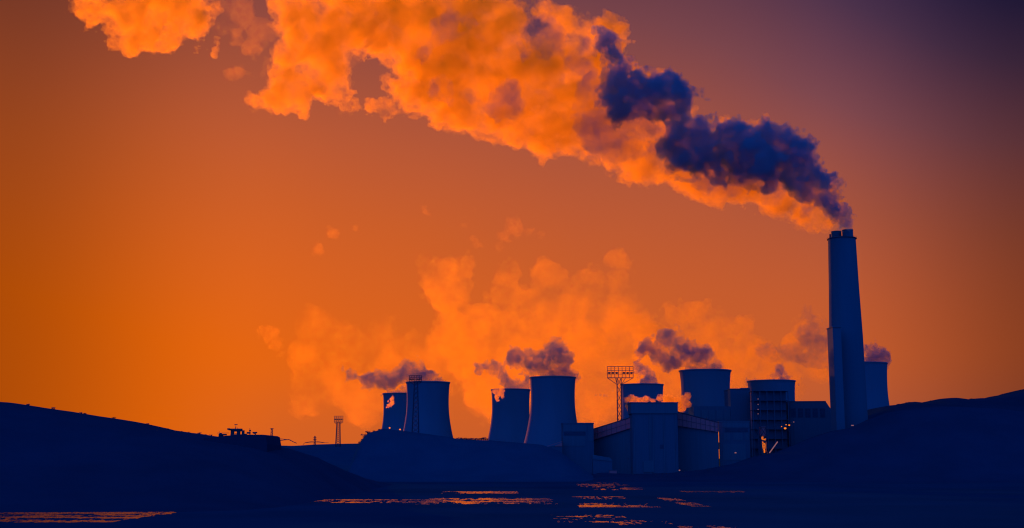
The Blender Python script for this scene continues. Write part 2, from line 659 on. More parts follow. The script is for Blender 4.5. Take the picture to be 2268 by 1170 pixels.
pools('water', [(-60, 372, 1127, 1155, 0.72)], 3.0, 'broken pools of water shining orange near the lower left corner', tilt=0.11)
pools('water', [(180, 330, 1091, 1096, 0.6), (290, 432, 1092, 1095, 0.75), (490, 560, 1092, 1095, 0.5)], 8.0, 'thin broken line of water below the left hillside')
pools('water', [(655, 800, 1104, 1112, 0.5), (740, 970, 1104, 1112, 0.60), (930, 1240, 1101, 1115, 0.62), (970, 1150, 1087, 1092, 0.8)], 13.0, 'long streaks of water in the middle of the field')
pools('water', [(1270, 1400, 1067, 1085, 0.55), (1500, 1650, 1086, 1090, 0.75), (1260, 1390, 1098, 1104, 0.5), (1265, 1450, 1112, 1121, 0.42), (1480, 1525, 1100, 1122, 0.45),
                (1215, 1400, 1136, 1160, 0.3), (1380, 1480, 1148, 1160, 0.42), (1490, 1640, 1160, 1169, 0.5)], 21.0, 'scattered slivers of water in the field below the buildings')


# ------------------------------------------------------------------ cooling towers
def tower(name_label, xc, ytop, hw_top, Y, hw_throat=None, base=1.62, throat_frac=0.79, steps=36):
    c = at(xc, ytop, Y)
    k = mpp(Y)
    top, rt = c.z, hw_top * k
    rth = (hw_throat or hw_top * 0.96) * k
    rb = rt * base
    zt = top * throat_frac
    prof = []
    for i in range(steps + 1):
        z = 5.0 + (top - 5.0) * i / steps
        if z < zt:
            q = (zt - z) / (zt - 5.0)
            r = rth * math.sqrt(1 + ((rb / rth) ** 2 - 1) * q * q)
        else:
            q = (z - zt) / (top - zt)
            r = rth + (rt - rth) * q * q
        prof.append((r, z))
    t = thing('cooling_tower', (c.x, Y, 0), name_label, 'cooling tower', 'cooling towers of the power station')
    inner = [(r - 0.5, z) for r, z in reversed(prof)]
    MB().lathe(c.x, Y, prof + inner, 72, closed=True).build('shell', M['concrete'], t, smooth=False)
    rr = prof[-1][0]
    MB().lathe(c.x, Y, [(rr + 0.003, top - 1.1), (rr + 0.55, top - 1.1), (rr + 0.55, top + 0.05), (rr - 0.3, top + 0.05), (rr - 0.3, top + 0.002), (rr + 0.003, top + 0.002)], 72, closed=True).build('rim', M['concrete'], t)
    r0 = prof[0][0]
    MB().lathe(c.x, Y, [(r0 - 1.0, 0), (r0 + 1.6, 0), (r0 + 1.6, 0.8), (r0 - 1.0, 0.8)], 48, closed=True).build('basin', M['concrete'], t)
    n = 24
    cols = MB()
    for i in range(n):
        a0, a1, a2 = (2 * math.pi * (i + d) / n for d in (0, 0.5, -0.5))
        p = (c.x + (r0 + 0.6) * math.cos(a0), Y + (r0 + 0.6) * math.sin(a0), 0.8)
        for a in (a1, a2):
            cols.tube(p, (c.x + (r0 - 0.25) * math.cos(a), Y + (r0 - 0.25) * math.sin(a), 5.0), 0.35, 5)
    cols.build('raker_columns', M['concrete'], t)
    return t


tower('half-hidden cooling tower farthest left, with a small sunlit puff at its rim', 891, 872, 42, 1400)
T2 = tower('cooling tower standing behind the earth bank with a lattice mast in front of it', 948, 847, 47.5, 1180)
tower('lower cooling tower with a bright puff on its left lip, beside a bigger tower', 1131, 863, 42.5, 1330)
tower('tall cooling tower behind the small pale building with the dark window band', 1224, 836, 50, 1150)
tower('cooling tower right behind the big floodlight mast, bright steam at its waist', 1422, 852, 46.5, 1480)
tower('tallest-looking cooling tower rising behind the boiler hall with dark steam leaning left', 1561.5, 821, 56, 1150, hw_throat=52.5)
tower('cooling tower behind the steel frame with ragged steam along its whole rim', 1708, 844, 51.5, 1200, base=1.5)
tower('cooling tower half hidden by the chimney at the foot of the right hill', 1911, 805, 51.5, 1270)

# ------------------------------------------------------------------ chimney
CYY = 1000.0
ct, cb = at(1863, 528, CYY), at(1880, 1050, CYY)
lean = Vector((cb.x - ct.x, 0, 0))
ch = thing('chimney', (ct.x + 0.5, CYY, 0), 'tall tapering concrete chimney with two flues smoking at its top', 'chimney')
cx0 = ct.x + 0.5
k = mpp(CYY)
ztop = ct.z
MB().lathe(cx0, CYY, [(41 * k, 0), (38.6 * k, at(0, 930, CYY).z), (36 * k, at(0, 745, CYY).z), (32.5 * k, at(0, 640, CYY).z), (30 * k, ztop - 1.2), (31.2 * k, ztop - 1.15), (31.2 * k, ztop - 0.2), (30.4 * k, ztop)], 72).build('shaft', M['concrete_dark'], ch)
for px, ytop, r, dy in ((1851, 513, 11.2, 3.0), (1876.0, 509.5, 11.8, -4.0)):
    c = at(px, ytop, CYY + dy)
    f = MB().lathe(c.x + 0.4, CYY + dy, [(r * k, ztop + 0.004), (r * k, c.z - 0.6), (r * k * 1.03, c.z - 0.6), (r * k * 1.03, c.z), (r * k * 0.9, c.z), (r * k * 0.9, ztop + 0.004)], 40, closed=True).build('flue', M['concrete_dark'], ch)
MB().tube(at(1839, 530, 997), at(1838.6, 519, 997), 0.75, 10).build('vent_pipe', M['steel'], ch)
pl = MB().lathe(cx0, CYY, [(31.2 * k + 0.003, ztop - 0.9), (32.4 * k, ztop - 0.9), (32.4 * k, ztop - 0.6), (31.2 * k + 0.003, ztop - 0.6)], 48, closed=True).build('platform', M['steel'], ch)
rl = MB()
for i in range(40):
    a = 2 * math.pi * i / 40
    a2 = 2 * math.pi * (i + 1) / 40
    p, q = (cx0 + 32.2 * k * math.cos(a), CYY + 32.2 * k * math.sin(a)), (cx0 + 32.2 * k * math.cos(a2), CYY + 32.2 * k * math.sin(a2))
    rl.tube((*p, ztop - 0.6), (*p, ztop + 0.5), 0.05, 4)
    rl.tube((*p, ztop + 0.5), (*q, ztop + 0.5), 0.05, 4)
rl.build('railing', M['steel'], pl)
# stepped casing round the lower part
s0, s1 = at(1832, 730, 985), at(1838, 930, 985)
e0 = at(1850, 730, 985)
lc = MB().prism([(s0.x, s0.z), (e0.x, s0.z), (e0.x, 0), (s0.x, 0)], 968, 985).build('lower_casing', M['concrete_dark'], ch)
MB().box(s0.x - 0.5, e0.x + 0.3, 967.4, 985.5, s0.z + 0.003, s0.z + 0.8).build('coping', M['concrete_dark'], lc)
MB().box(at(1886, 942, 967).x, at(1891, 942, 967).x, 967.0, 967.997, at(0, 943.5, 967).z, at(0, 941.5, 967).z).build('wall_lamp', M['glow_dim'], lc)


# ------------------------------------------------------------------ plant buildings
def bbox(b, px0, px1, py0, py1, Y, D):
    """box whose front face at distance Y fills the pixel rectangle"""
    p, q = at(px0, (py0 + py1) / 2, Y), at(px1, (py0 + py1) / 2, Y)
    z1, z0 = at(0, py0, Y).z, (0.0 if py1 is None else at(0, py1, Y).z)
    return b.box(p.x, q.x, Y, Y + D, z0, z1)


def gx(px, py, Y):
    return at(px, py, Y).x


def gz(py, Y):
    return at(CX, py, Y).z


# small building in front of the fourth tower
Y = 1010
b1 = thing('switch_house', (gx(1281, 960, Y), Y, 0), 'small pale flat-roofed building with a dark window band, in front of a cooling tower', 'building')
X0, X1, Z1 = gx(1246, 960, Y), gx(1315, 960, Y), gz(939, Y)
MB().box(X0, X1, Y, Y + 22, 0, Z1).build('wall', M['cladding'], b1)
rf1 = MB().box(X0 - 0.3, X1 + 0.3, Y - 0.3, Y + 22.3, Z1 + 0.003, Z1 + 0.9).build('roof', M['cladding'], b1)

MB().box(gx(1247, 960, Y), gx(1298, 960, Y), Y - 0.25, Y - 0.003, gz(956, Y), gz(941, Y)).build('upper_panel', M['cladding_pale'], b1)
MB().box(gx(1249, 960, Y), gx(1297, 960, Y), Y - 0.15, Y - 0.003, gz(965, Y), gz(957, Y)).build('window', M['glass'], b1)
MB().box(gx(1247, 960, Y), gx(1296, 960, Y), Y - 0.25, Y - 0.003, gz(988, Y), gz(966, Y)).build('lower_panel', M['cladding_pale'], b1)
MB().box(gx(1303, 960, Y), gx(1314, 960, Y), Y - 0.2, Y - 0.003, gz(978, Y), gz(942, Y)).build('corner_panel', M['cladding_pale'], b1)
MB().box(gx(1276, 938, Y), gx(1290, 938, Y), Y + 6, Y + 12, Z1 + 0.9, gz(936.5, Y)).build('roof_hatch', M['cladding'], rf1)
# lean-to
sh = thing('lean_to_shed', (gx(1228, 990, 1005), 1005, 0), 'low shed with a sloping pale roof against the small pale building', 'shed')
xa, xb = gx(1213, 988, 1005), gx(1245, 988, 1005)
MB().prism([(xa + 0.5, 0), (xb, 0), (xb, gz(985, 1005)), (xa + 0.5, gz(990, 1005))], 1001, 1011).build('wall', M['cladding'], sh)
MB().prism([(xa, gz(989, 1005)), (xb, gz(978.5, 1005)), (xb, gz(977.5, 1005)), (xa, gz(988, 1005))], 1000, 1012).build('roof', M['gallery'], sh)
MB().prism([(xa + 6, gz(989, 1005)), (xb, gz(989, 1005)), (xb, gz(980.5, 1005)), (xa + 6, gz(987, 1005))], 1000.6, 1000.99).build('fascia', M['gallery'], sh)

lw = thing('low_shed', (gx(1336, 1015, 925), 925, 0), 'long low shed with a pale roof at the foot of the conveyor bridge', 'shed')
xa, xb = gx(1312, 1015, 925), gx(1357, 1015, 925)
MB().box(xa + 0.4, xb - 0.4, 925.4, 933, 0, gz(1018, 925)).build('wall', M['cladding'], lw)
MB().prism([(xa, gz(1017.6, 925)), (xb, gz(1022, 925)), (xb - 2, gz(1014, 925)), (xa, gz(1007, 925))], 925, 934).build('roof', M['cladding_pale'], lw)
ht = thing('hut', (gx(1358, 1048, 915), 915, 0), 'tiny pale hut in front of the spoil bank', 'hut')
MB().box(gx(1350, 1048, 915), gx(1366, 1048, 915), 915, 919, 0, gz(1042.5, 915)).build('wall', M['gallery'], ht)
MB().box(gx(1349, 1048, 915), gx(1367, 1048, 915), 914.7, 919.3, gz(1042.4, 915), gz(1041, 915)).build('roof', M['cladding_pale'], ht)

# main transfer tower
Y = 985
b2 = thing('transfer_tower', (gx(1449, 980, Y), Y, 0), 'broad dark block with a flat roof between two sloping conveyor bridges', 'building')
X0, X1, Z1 = gx(1401, 950, Y), gx(1501, 950, Y), gz(893, Y)
zb = gz(916, Y)
MB().box(X0, X1, Y, Y + 26, 0, zb).build('wall', M['cladding'], b2)
MB().box(X0 - 1.1, X1 + 0.4, Y - 0.8, Y + 26.6, zb + 0.003, Z1).build('upper_storey', M['cladding_pale'], b2)
rf2 = MB().box(X0 - 1.5, X1 + 0.8, Y - 1.1, Y + 27, Z1 + 0.003, Z1 + 0.7).build('roof', M['cladding'], b2)
for px in (1404, 1438, 1440, 1446, 1470, 1496):
    MB().box(gx(px, 970, Y), gx(px + 1.6, 970, Y), Y - 0.4, Y - 0.003, 1.0, zb - 0.5).build('pilaster', M['cladding_pale'], b2)
for px, py in ((1424, 1022), (1440, 1030), (1462, 985)):
    f = MB().box(gx(px, py, Y), gx(px + 9, py, Y), Y - 0.2, Y - 0.003, gz(py + 9, Y), gz(py, Y)).build('window', M['glass'], b2)
MB().box(gx(1425, 1030, Y), gx(1447, 1030, Y), Y - 0.5, Y - 0.203, gz(1046, Y), gz(1021, Y)).build('loading_door', M['cladding_pale'], b2)
for i, px in enumerate((1440, 1455, 1462)):
    MB().box(gx(px, 890, Y), gx(px + 4, 890, Y), Y + 6, Y + 8, Z1 + 0.7, Z1 + 1.6).build('roof_vent', M['steel'], rf2)


def conveyor(label, a, b_, ya, yb, ha, hb, legs):
    """sloping enclosed bridge between pixel points a (upper left) and b_ (upper right)"""
    A, B = at(a[0], a[1], ya), at(b_[0], b_[1], yb)
    d = (B - A)
    d.z = 0
    n = Vector((-d.y, d.x, 0)).normalized() * 5.0
    hA, hB = ha * mpp(ya), hb * mpp(yb)
    t = thing('conveyor_bridge', ((A.x + B.x) / 2, (A.y + B.y) / 2, 0), label, 'conveyor', 'conveyor bridges of the transfer tower')
    dn = Vector((0, 0, 1))
    vs = [A - dn * hA, B - dn * hB, B, A, A - dn * hA + n, B - dn * hB + n, B + n, A + n]
    fs = [(0, 1, 2, 3), (5, 4, 7, 6), (1, 5, 6, 2), (4, 0, 3, 7), (0, 4, 5, 1)]
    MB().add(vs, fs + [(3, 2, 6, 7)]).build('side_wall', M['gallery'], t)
    up = dn * 0.004
    vs = [A + up, B + up, B + n + up, A + n + up, A + dn * 0.6, B + dn * 0.6, B + n + dn * 0.6, A + n + dn * 0.6]
    off = n.normalized() * 0.3
    vs = [v - off if i in (0, 1, 4, 5) else v + off for i, v in enumerate(vs)]
    MB().add(vs, [(3, 2, 1, 0), (4, 5, 6, 7), (0, 1, 5, 4), (1, 2, 6, 5), (2, 3, 7, 6), (3, 0, 4, 7)]).build('roof', M['steel'], t)
    bw = n * 0.3
    vs = [A - dn * hA + bw, B - dn * hB + bw, B - dn * hB + n * 0.7, A - dn * hA + n * 0.7]
    lo = [Vector((v.x, v.y, 0)) for v in vs]
    vs = [v - dn * 0.004 for v in vs]
    MB().add(lo + vs, [(3, 2, 1, 0), (4, 5, 6, 7), (0, 1, 5, 4), (1, 2, 6, 5), (2, 3, 7, 6), (3, 0, 4, 7)]).build('base_wall', M['cladding_pale'], t)
    m_ = MB()
    for i in range(9):
        q = (i + 0.5) / 9
        p0 = A.lerp(B, q) - n.normalized() * 0.12
        h = hA + (hB - hA) * q
        m_.tube(p0 - dn * h, p0, 0.12, 4)
    m_.path([A - dn * hA * 0.5 - n.normalized() * 0.12, B - dn * hB * 0.5 - n.normalized() * 0.12], 0.12, 4)
    m_.build('framing', M['steel'], t)
    for q in legs:
        p0 = A.lerp(B, q) - dn * (hA + (hB - hA) * q)
        l = MB()
        for s in (0.1, 0.9):
            l.tube(p0 + n * s + Vector((-1.2, 0, 0)), Vector((p0.x - 2.2, (p0 + n * s).y, 0)), 0.3, 6)
            l.tube(p0 + n * s + Vector((1.2, 0, 0)), Vector((p0.x + 2.2, (p0 + n * s).y, 0)), 0.3, 6)
        for z in (0.3, 0.6):
            l.tube((p0.x - 1.9, p0.y + n.y * 0.1, p0.z * z), (p0.x + 1.9, p0.y + n.y * 0.1, p0.z * z), 0.15, 5)
        l.build('trestle', M['steel'], t)
    return t


conveyor('conveyor bridge climbing from the small pale building to the broad dark block', (1308, 953), (1402, 924), 1034, 1002, 23, 22, ())
conveyor('conveyor bridge sloping down to the right from the broad dark block', (1496, 912), (1588, 936), 1006, 992, 30, 20, ())

# boiler hall
Y = 1060
b3 = thing('boiler_hall', (gx(1600, 950, Y), Y, 0), 'large plain boiler hall filling the gap between two cooling towers', 'building')
X0, X1, Z1 = gx(1536, 900, Y), gx(1662, 900, Y), gz(862.5, Y)
xm = gx(1617.5, 870, Y)
MB().box(X0, xm, Y + 0.5, Y + 30, 0, gz(900, Y)).build('west_wing', M['cladding'], b3)
MB().box(xm + 0.003, X1, Y, Y + 30, 0, Z1).build('wall', M['cladding'], b3)
rf3 = MB().box(xm - 0.3, X1 + 0.3, Y - 0.4, Y + 30.4, Z1 + 0.003, Z1 + 0.7).build('roof', M['cladding'], b3)
MB().box(gx(1642, 860, Y), X1 + 0.2, Y + 1, Y + 20, Z1 + 0.703, gz(859, Y)).build('penthouse', M['cladding'], rf3)
for i in range(5):
    xx = X0 + (xm - X0) * (i + 0.5) / 5
    MB().box(xx - 2.5, xx + 2.5, Y + 0.25, Y + 0.497, gz(930, Y), gz(908, Y)).build('wall_panel', M['cladding_pale'], b3)

# control building with window band
Y = 1000
b4 = thing('control_building', (gx(1626, 970, Y), Y, 0), 'pale building with a long dark window band right of the descending conveyor', 'building')
X0, X1, Z1 = gx(1593, 970, Y), gx(1661, 970, Y), gz(935, Y)
MB().box(X0, X1, Y, Y + 12, 0, Z1).build('wall', M['cladding'], b4)
MB().box(X0 - 0.2, X1 + 0.3, Y - 0.3, Y + 12.3, Z1 + 0.003, Z1 + 0.7).build('roof', M['cladding_pale'], b4)
MB().box(gx(1599, 940, Y), X1 - 0.2, Y - 0.2, Y - 0.003, gz(947, Y), Z1 - 0.2).build('upper_panel', M['cladding_pale'], b4)
wf = MB().box(gx(1605, 950, Y), gx(1656, 950, Y), Y - 0.25, Y - 0.003, gz(957, Y), gz(948.5, Y)).build('window', M['glass'], b4)
for px0, px1 in ((1602, 1617), (1624, 1645), (1650, 1659)):
    MB().box(gx(px0, 968, Y), gx(px1, 968, Y), Y - 0.2, Y - 0.003, gz(976, Y), gz(959, Y)).build('wall_panel', M['cladding_pale'], b4)
MB().box(gx(1601, 1000, Y), gx(1652, 1000, Y), Y - 0.2, Y - 0.003, gz(1020, Y), gz(984, Y)).build('lower_panel', M['cladding_pale'], b4)
# glowing strips added for the bright gleam along the side wall
MB().box(X0 - 0.4, X0 - 0.203, Y + 0.2, Y + 10.5, gz(980, Y), gz(946, Y)).build('added_gleam_strip', M['added_gleam'], b4)
MB().box(X0 - 0.4, X0 - 0.203, Y + 0.2, Y + 8.5, gz(1016, Y), gz(995, Y)).build('added_gleam_strip', M['added_gleam'], b4)
MB().box(gx(1628, 1003, Y) - 0.4, gx(1630, 1003, Y) + 0.3, Y - 0.6, Y - 0.203, gz(1004.2, Y), gz(1002, Y)).build('wall_lamp', M['glow_dim'], b4)

# steel boiler frame in front of the seventh tower
Y = 1040
sf = thing('steel_boiler_frame', (gx(1705, 930, Y), Y, 0), 'open steel frame with floors and a lamp-lit stair in front of a cooling tower', 'steel frame')
X0, X1, Z1 = gx(1668, 900, Y), gx(1746, 900, Y), gz(866, Y)
fr = MB()
for i in range(6):
    x = X0 + (X1 - X0) * i / 5
    for yy in (Y, Y + 14):
        fr.box(x - 0.35, x + 0.35, yy - 0.35, yy + 0.35, 0, Z1)
fr.build('columns', M['cladding'], sf)
nf = 9
for j in range(nf):
    z = Z1 * (j + 1) / nf
    fl = MB().box(X0 - 0.5, X1 + 0.5, Y - 0.6, Y + 15, z - 0.25, z)
    fl.build('floor', M['cladding'], sf)
MB().box(X0 + 1.2, X1 - 1.2, Y + 3, Y + 12, 0, Z1 - 0.26).build('boiler_casing', M['cladding'], sf)
st = MB()
for j in range(nf):
    z0, z1 = Z1 * j / nf, Z1 * (j + 1) / nf
    a, c = (X0 + 1, X0 + 4) if j % 2 else (X0 + 4, X0 + 1)
    st.add([(a, Y - 2.4, z0), (c, Y - 2.4, z1), (c, Y - 1.2, z1), (a, Y - 1.2, z0), (a, Y - 2.4, z0 + .3), (c, Y - 2.4, z1 + .3), (c, Y - 1.2, z1 + .3), (a, Y - 1.2, z0 + .3)],
           [(3, 2, 1, 0), (4, 5, 6, 7), (0, 1, 5, 4), (1, 2, 6, 5), (2, 3, 7, 6), (3, 0, 4, 7)])
st.build('stair', M['steel'], sf)
for py in (884, 896, 907, 917):
    p = at(1679, py, Y - 2.6)
    MB().box(p.x - 0.35, p.x + 0.35, Y - 2.9, Y - 2.5, p.z - 0.3, p.z + 0.3).build('stair_lamp', M['glow_dim'], sf)

# turbine hall
Y = 1050
b5 = thing('turbine_hall', (gx(1798, 930, Y), Y, 0), 'long low hall with a flat roof and a chamfered end left of the chimney', 'building')
xa, xb, xc = gx(1748, 895, Y), gx(1829, 895, Y), gx(1842, 905, Y)
za, zb_ = gz(890, Y), gz(889.5, Y)
MB().prism([(xa, 0), (xc, 0), (xc, gz(909, Y)), (xb, zb_), (xa, za)], Y, Y + 40).build('wall', M['cladding'], b5)
MB().prism([(xa - 0.2, za + 0.003), (xb + 0.1, zb_ + 0.003), (xb + 0.1, zb_ + 0.5), (xa - 0.2, za + 0.5)], Y - 0.4, Y + 40.4).build('roof', M['cladding'], b5)
for i in range(5):
    x = xa + (xb - xa) * (i + 0.5) / 5
    MB().box(x - 2.2, x + 2.2, Y - 0.15, Y - 0.003, gz(925, Y), gz(905, Y)).build('window', M['glass'], b5)

# trestle pylon with added glowing slivers and the inclined pipe
Y = 990
tr = thing('pipe_trestle', (gx(1692, 990, Y), Y, 0), 'narrow braced trestle with added orange glow shapes between the dark buildings', 'trestle')
xa, xb = gx(1686, 985, Y), gx(1698, 985, Y)
l = MB()
for x in (xa, xb):
    for yy in (Y, Y + 5):
        l.box(x - 0.3, x + 0.3, yy - 0.3, yy + 0.3, 0, gz(945, Y))
zz = [gz(p, Y) for p in (1050, 1005, 975, 966, 946)]
for i in range(4):
    l.tube((xa, Y, zz[i]), (xb, Y, zz[i + 1]), 0.18, 5)
    l.tube((xb, Y, zz[i]), (xa, Y, zz[i + 1]), 0.18, 5)
    l.box(xa, xb, Y - 0.2, Y + 0.2, zz[i + 1] - 0.3, zz[i + 1])
l.build('frame', M['steel'], tr)
MB().box(xa, xb, Y + 0.6, Y + 4.5, gz(965, Y), gz(945, Y)).build('cabin', M['gallery'], tr)
# glowing shapes added behind the bracing for the bright slivers
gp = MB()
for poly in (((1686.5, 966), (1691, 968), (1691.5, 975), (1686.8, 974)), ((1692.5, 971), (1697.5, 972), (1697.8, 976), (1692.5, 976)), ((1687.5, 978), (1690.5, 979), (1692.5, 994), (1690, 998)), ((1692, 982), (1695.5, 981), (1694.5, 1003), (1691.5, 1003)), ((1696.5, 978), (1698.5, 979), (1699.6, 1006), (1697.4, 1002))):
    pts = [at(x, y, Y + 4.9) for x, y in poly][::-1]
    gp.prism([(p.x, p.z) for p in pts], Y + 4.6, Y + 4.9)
gp.build('added_gleam_strip', M['added_gleam'], tr)
MB().box(xa - 0.6, xb + 0.6, Y + 5.35, Y + 9, 0, gz(946, Y)).build('back_wall', M['cladding'], tr)

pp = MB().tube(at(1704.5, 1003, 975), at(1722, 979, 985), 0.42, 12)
pp = pp.build('inclined_pipe', M['glow_dim'])  # the pipe is no lamp; its orange gleam is added as emission
tag(pp, 'thin inclined pipe with an added orange glow beside the braced trestle', 'pipe')

# lit yard lamps near the turbine hall
yl = []
for i, (px, py, s, lab) in enumerate(((1731, 945, 0.4, 'small lit lamp leftmost of the cluster under the turbine hall'), (1739, 949, 0.95, 'widest and brightest lit lamp of the cluster under the turbine hall'),
                                      (1741, 941, 0.45, 'lit lamp just above the brightest one of the cluster'), (1748, 942, 0.7, 'tall lit lamp right of the brightest one of the cluster'), (1758, 935, 0.45, 'faint lit lamp set apart at the upper right of the cluster'))):
    Y = 1034
    p = at(px, py, Y)
    t = thing('yard_lamp', (p.x, Y, 0), lab, 'lamp', 'yard lamps under the turbine hall')
    MB().tube((p.x, Y + 0.5, 0), (p.x, Y + 0.5, p.z + 0.5), 0.14, 6).build('post', M['steel'], t)
    h = MB().lathe(p.x, Y, [(0.2 * s, p.z + s * 0.8), (s, p.z + s * 0.5), (s * 1.1, p.z - s * 0.1), (s * 0.7, p.z - s * 0.6), (0.15 * s, p.z - s * 0.8)], 10)
    h.build('lantern', M['lamp'] if i != 4 else M['glow_dim'], t)
    MB().box(p.x - 0.15, p.x + 0.15, Y, Y + 0.6, p.z + s * 0.8 + 0.003, p.z + s * 0.8 + 0.2).build('bracket', M['steel'], t)
for px, py, lab in ((863, 948, 'lit lamp on the earth bank below the farthest left tower'), (886, 951.5, 'lit lamp on the earth bank between two cooling towers'), (1505, 1042, 'small lamp at the foot of the broad dark block')):
    Y = 925 if px < 1000 else 975
    p = at(px, py, Y)
    t = thing('yard_lamp', (p.x, Y, p.z - 5), lab, 'lamp')
    MB().tube((p.x, Y, p.z - 6), (p.x, Y, p.z - 0.5), 0.1, 6).build('post', M['steel'], t)
    MB().lathe(p.x, Y, [(0.15, p.z + 0.5), (0.62, p.z + 0.3), (0.62, p.z - 0.2), (0.2, p.z - 0.5)], 10).build('lantern', M['lamp'] if px < 1000 else M['glow_dim'], t)


# ------------------------------------------------------------------ floodlight masts
def mast(label, px, ypanel0, ypanel1, px0, px1, ybase, Y, cols=7, rows=3, lamps=(0, 1, 2, 4, 5, 6), w_top=6.0, w_base=7.0):
    k = mpp(Y)
    c = at(px, ybase, Y)
    zb0 = c.z
    z0, z1 = at(0, ypanel1, Y).z, at(0, ypanel0, Y).z
    x0, x1 = gx(px0, ypanel1, Y), gx(px1, ypanel1, Y)
    xc = c.x
    t = thing('floodlight_mast', (xc, Y, max(zb0, 0)), label, 'floodlight mast', 'lattice floodlight masts')
    l = MB()
    wt, wb = w_top * k, w_base * k
    r = 0.30 * max(1, 1.0)
    H = z0 - zb0
    nseg = 12
    for s in range(nseg):
        for sx, sy in ((-1, -1), (1, -1), (1, 1), (-1, 1)):
            wa, wc = wb + (wt - wb) * s / nseg, wb + (wt - wb) * (s + 1) / nseg
            za, zc = zb0 + H * s / nseg, zb0 + H * (s + 1) / nseg
            l.tube((xc + sx * wa / 2, Y + sy * wa / 2, za), (xc + sx * wc / 2, Y + sy * wc / 2, zc), r, 5)
        za, zc = zb0 + H * s / nseg, zb0 + H * (s + 1) / nseg
        wa = wb + (wt - wb) * s / nseg
        wc = wb + (wt - wb) * (s + 1) / nseg
        for sy in (-1, 1):
            l.tube((xc - wa / 2, Y + sy * wa / 2, za), (xc + wc / 2, Y + sy * wc / 2, zc), r * 0.55, 4)
            l.tube((xc + wa / 2, Y + sy * wa / 2, za), (xc - wc / 2, Y + sy * wc / 2, zc), r * 0.55, 4)
        for sx in (-1, 1):
            l.tube((xc + sx * wa / 2, Y - wa / 2, za), (xc + sx * wc / 2, Y + wc / 2, zc), r * 0.55, 4)
    l.build('lattice_mast', M['steel'], t)
    p = MB()
    yp = Y - wt / 2 - 0.4
    for j in range(rows + 1):
        z = z0 + (z1 - z0) * j / rows
        p.box(x0 - 0.2, x1 + 0.2, yp - 0.2, yp + 0.2, z - (0.34 if j == 0 else 0.22), z + (0.34 if j == 0 else 0.22))
    for i in range(cols + 1):
        x = x0 + (x1 - x0) * i / cols
        p.box(x - 0.2, x + 0.2, yp - 0.15, yp + 0.15, z0, z1)
    for j in range(rows):
        for i in range(cols * 2):
            x = x0 + (x1 - x0) * (i + 0.5) / (cols * 2)
        z = z0 + (z1 - z0) * (j + 0.5) / rows
        p.box(x0, x1, yp - 0.06, yp + 0.06, z - 0.06, z + 0.06)
    p.build('panel_frame', M['steel'], t)
    for sx in (x0, x1, x0 + (x1 - x0) * 0.3, x0 + (x1 - x0) * 0.7):
        e = 1 if sx > xc else -1
        drop = (x1 - x0) * 0.26
        MB().tube((sx, yp, z0), (xc + e * wt / 2, Y - wt / 2, z0 - drop), 0.24, 5).build('strut', M['steel'], t)
    zl = z0 + (z1 - z0) * 1.35 / rows
    cw = (x1 - x0) / cols
    for i in lamps:
        x = x0 + cw * (i + 0.5)
        lm = MB().lathe(x, yp - 0.9, [(0.05, zl - 0.30 * cw), (cw * 0.26, zl - 0.26 * cw), (cw * 0.34, zl + 0.06 * cw), (cw * 0.30, zl + 0.16 * cw), (0.05, zl + 0.18 * cw)], 10)
        lm.box(x - 0.1, x + 0.1, yp - 0.9, yp - 0.203, zl - 0.3 * cw, zl - 0.3 * cw + 0.3)
        lm.tube((x - cw * 0.34, yp - 0.9, zl - cw * 0.1), (x - cw * 0.45, yp - 0.9, zl - cw * 0.25), 0.12, 5)
        lm.build('floodlight', M['steel'], t)
    return t


mast('tallest lattice floodlight mast with a wide panel of six lamps', 1374, 812.5, 837.5, 1345, 1402, 1050, 1030, w_top=9.0, w_base=9.0)
mast('slender floodlight mast standing alone on the low ridge left of the towers', 748.5, 922, 935, 741, 760, 990, 1250, cols=4, rows=3, lamps=(0, 1, 2, 3), w_top=6.5, w_base=10)
m2 = mast('floodlight mast rising in front of a cooling tower, its panel just above the rim', 920, 832.5, 846, 907, 934, 968, 940, cols=5, rows=3, lamps=(0, 1, 3, 4), w_top=7, w_base=15)

# ------------------------------------------------------------------ machine and mound on the left
YM = 500.0
mo = MB()
pl = [(at(470, 1012, YM).x, 0), (at(608.5, 1012, YM).x, 0), (at(606.5, 985, YM).x, at(0, 985, YM).z), (at(603.5, 967, YM).x, at(0, 967, YM).z), (at(598, 964.5, YM).x, at(0, 964.5, YM).z),
      (at(560, 964.5, YM).x, at(0, 964.5, YM).z), (at(520, 966.5, YM).x, at(0, 966.5, YM).z), (at(502, 969, YM).x, at(0, 969, YM).z), (at(470, 973, YM).x, at(0, 973, YM).z)]
bk = mo.prism(pl, YM - 14, YM + 16).build('coal_bunker', M['spoil'])
tag(bk, 'flat-topped dark bunker with a sheer right side at the foot of the left hillside', 'bunker')


def P(px, py, dy=0.0):
    return at(px, py, YM + dy)


def pbox(b, px0, px1, py0, py1, y0, y1):
    p, q = at(px0, py1, YM), at(px1, py0, YM)
    return b.box(p.x, q.x, YM + y0, YM + y1, p.z, q.z)


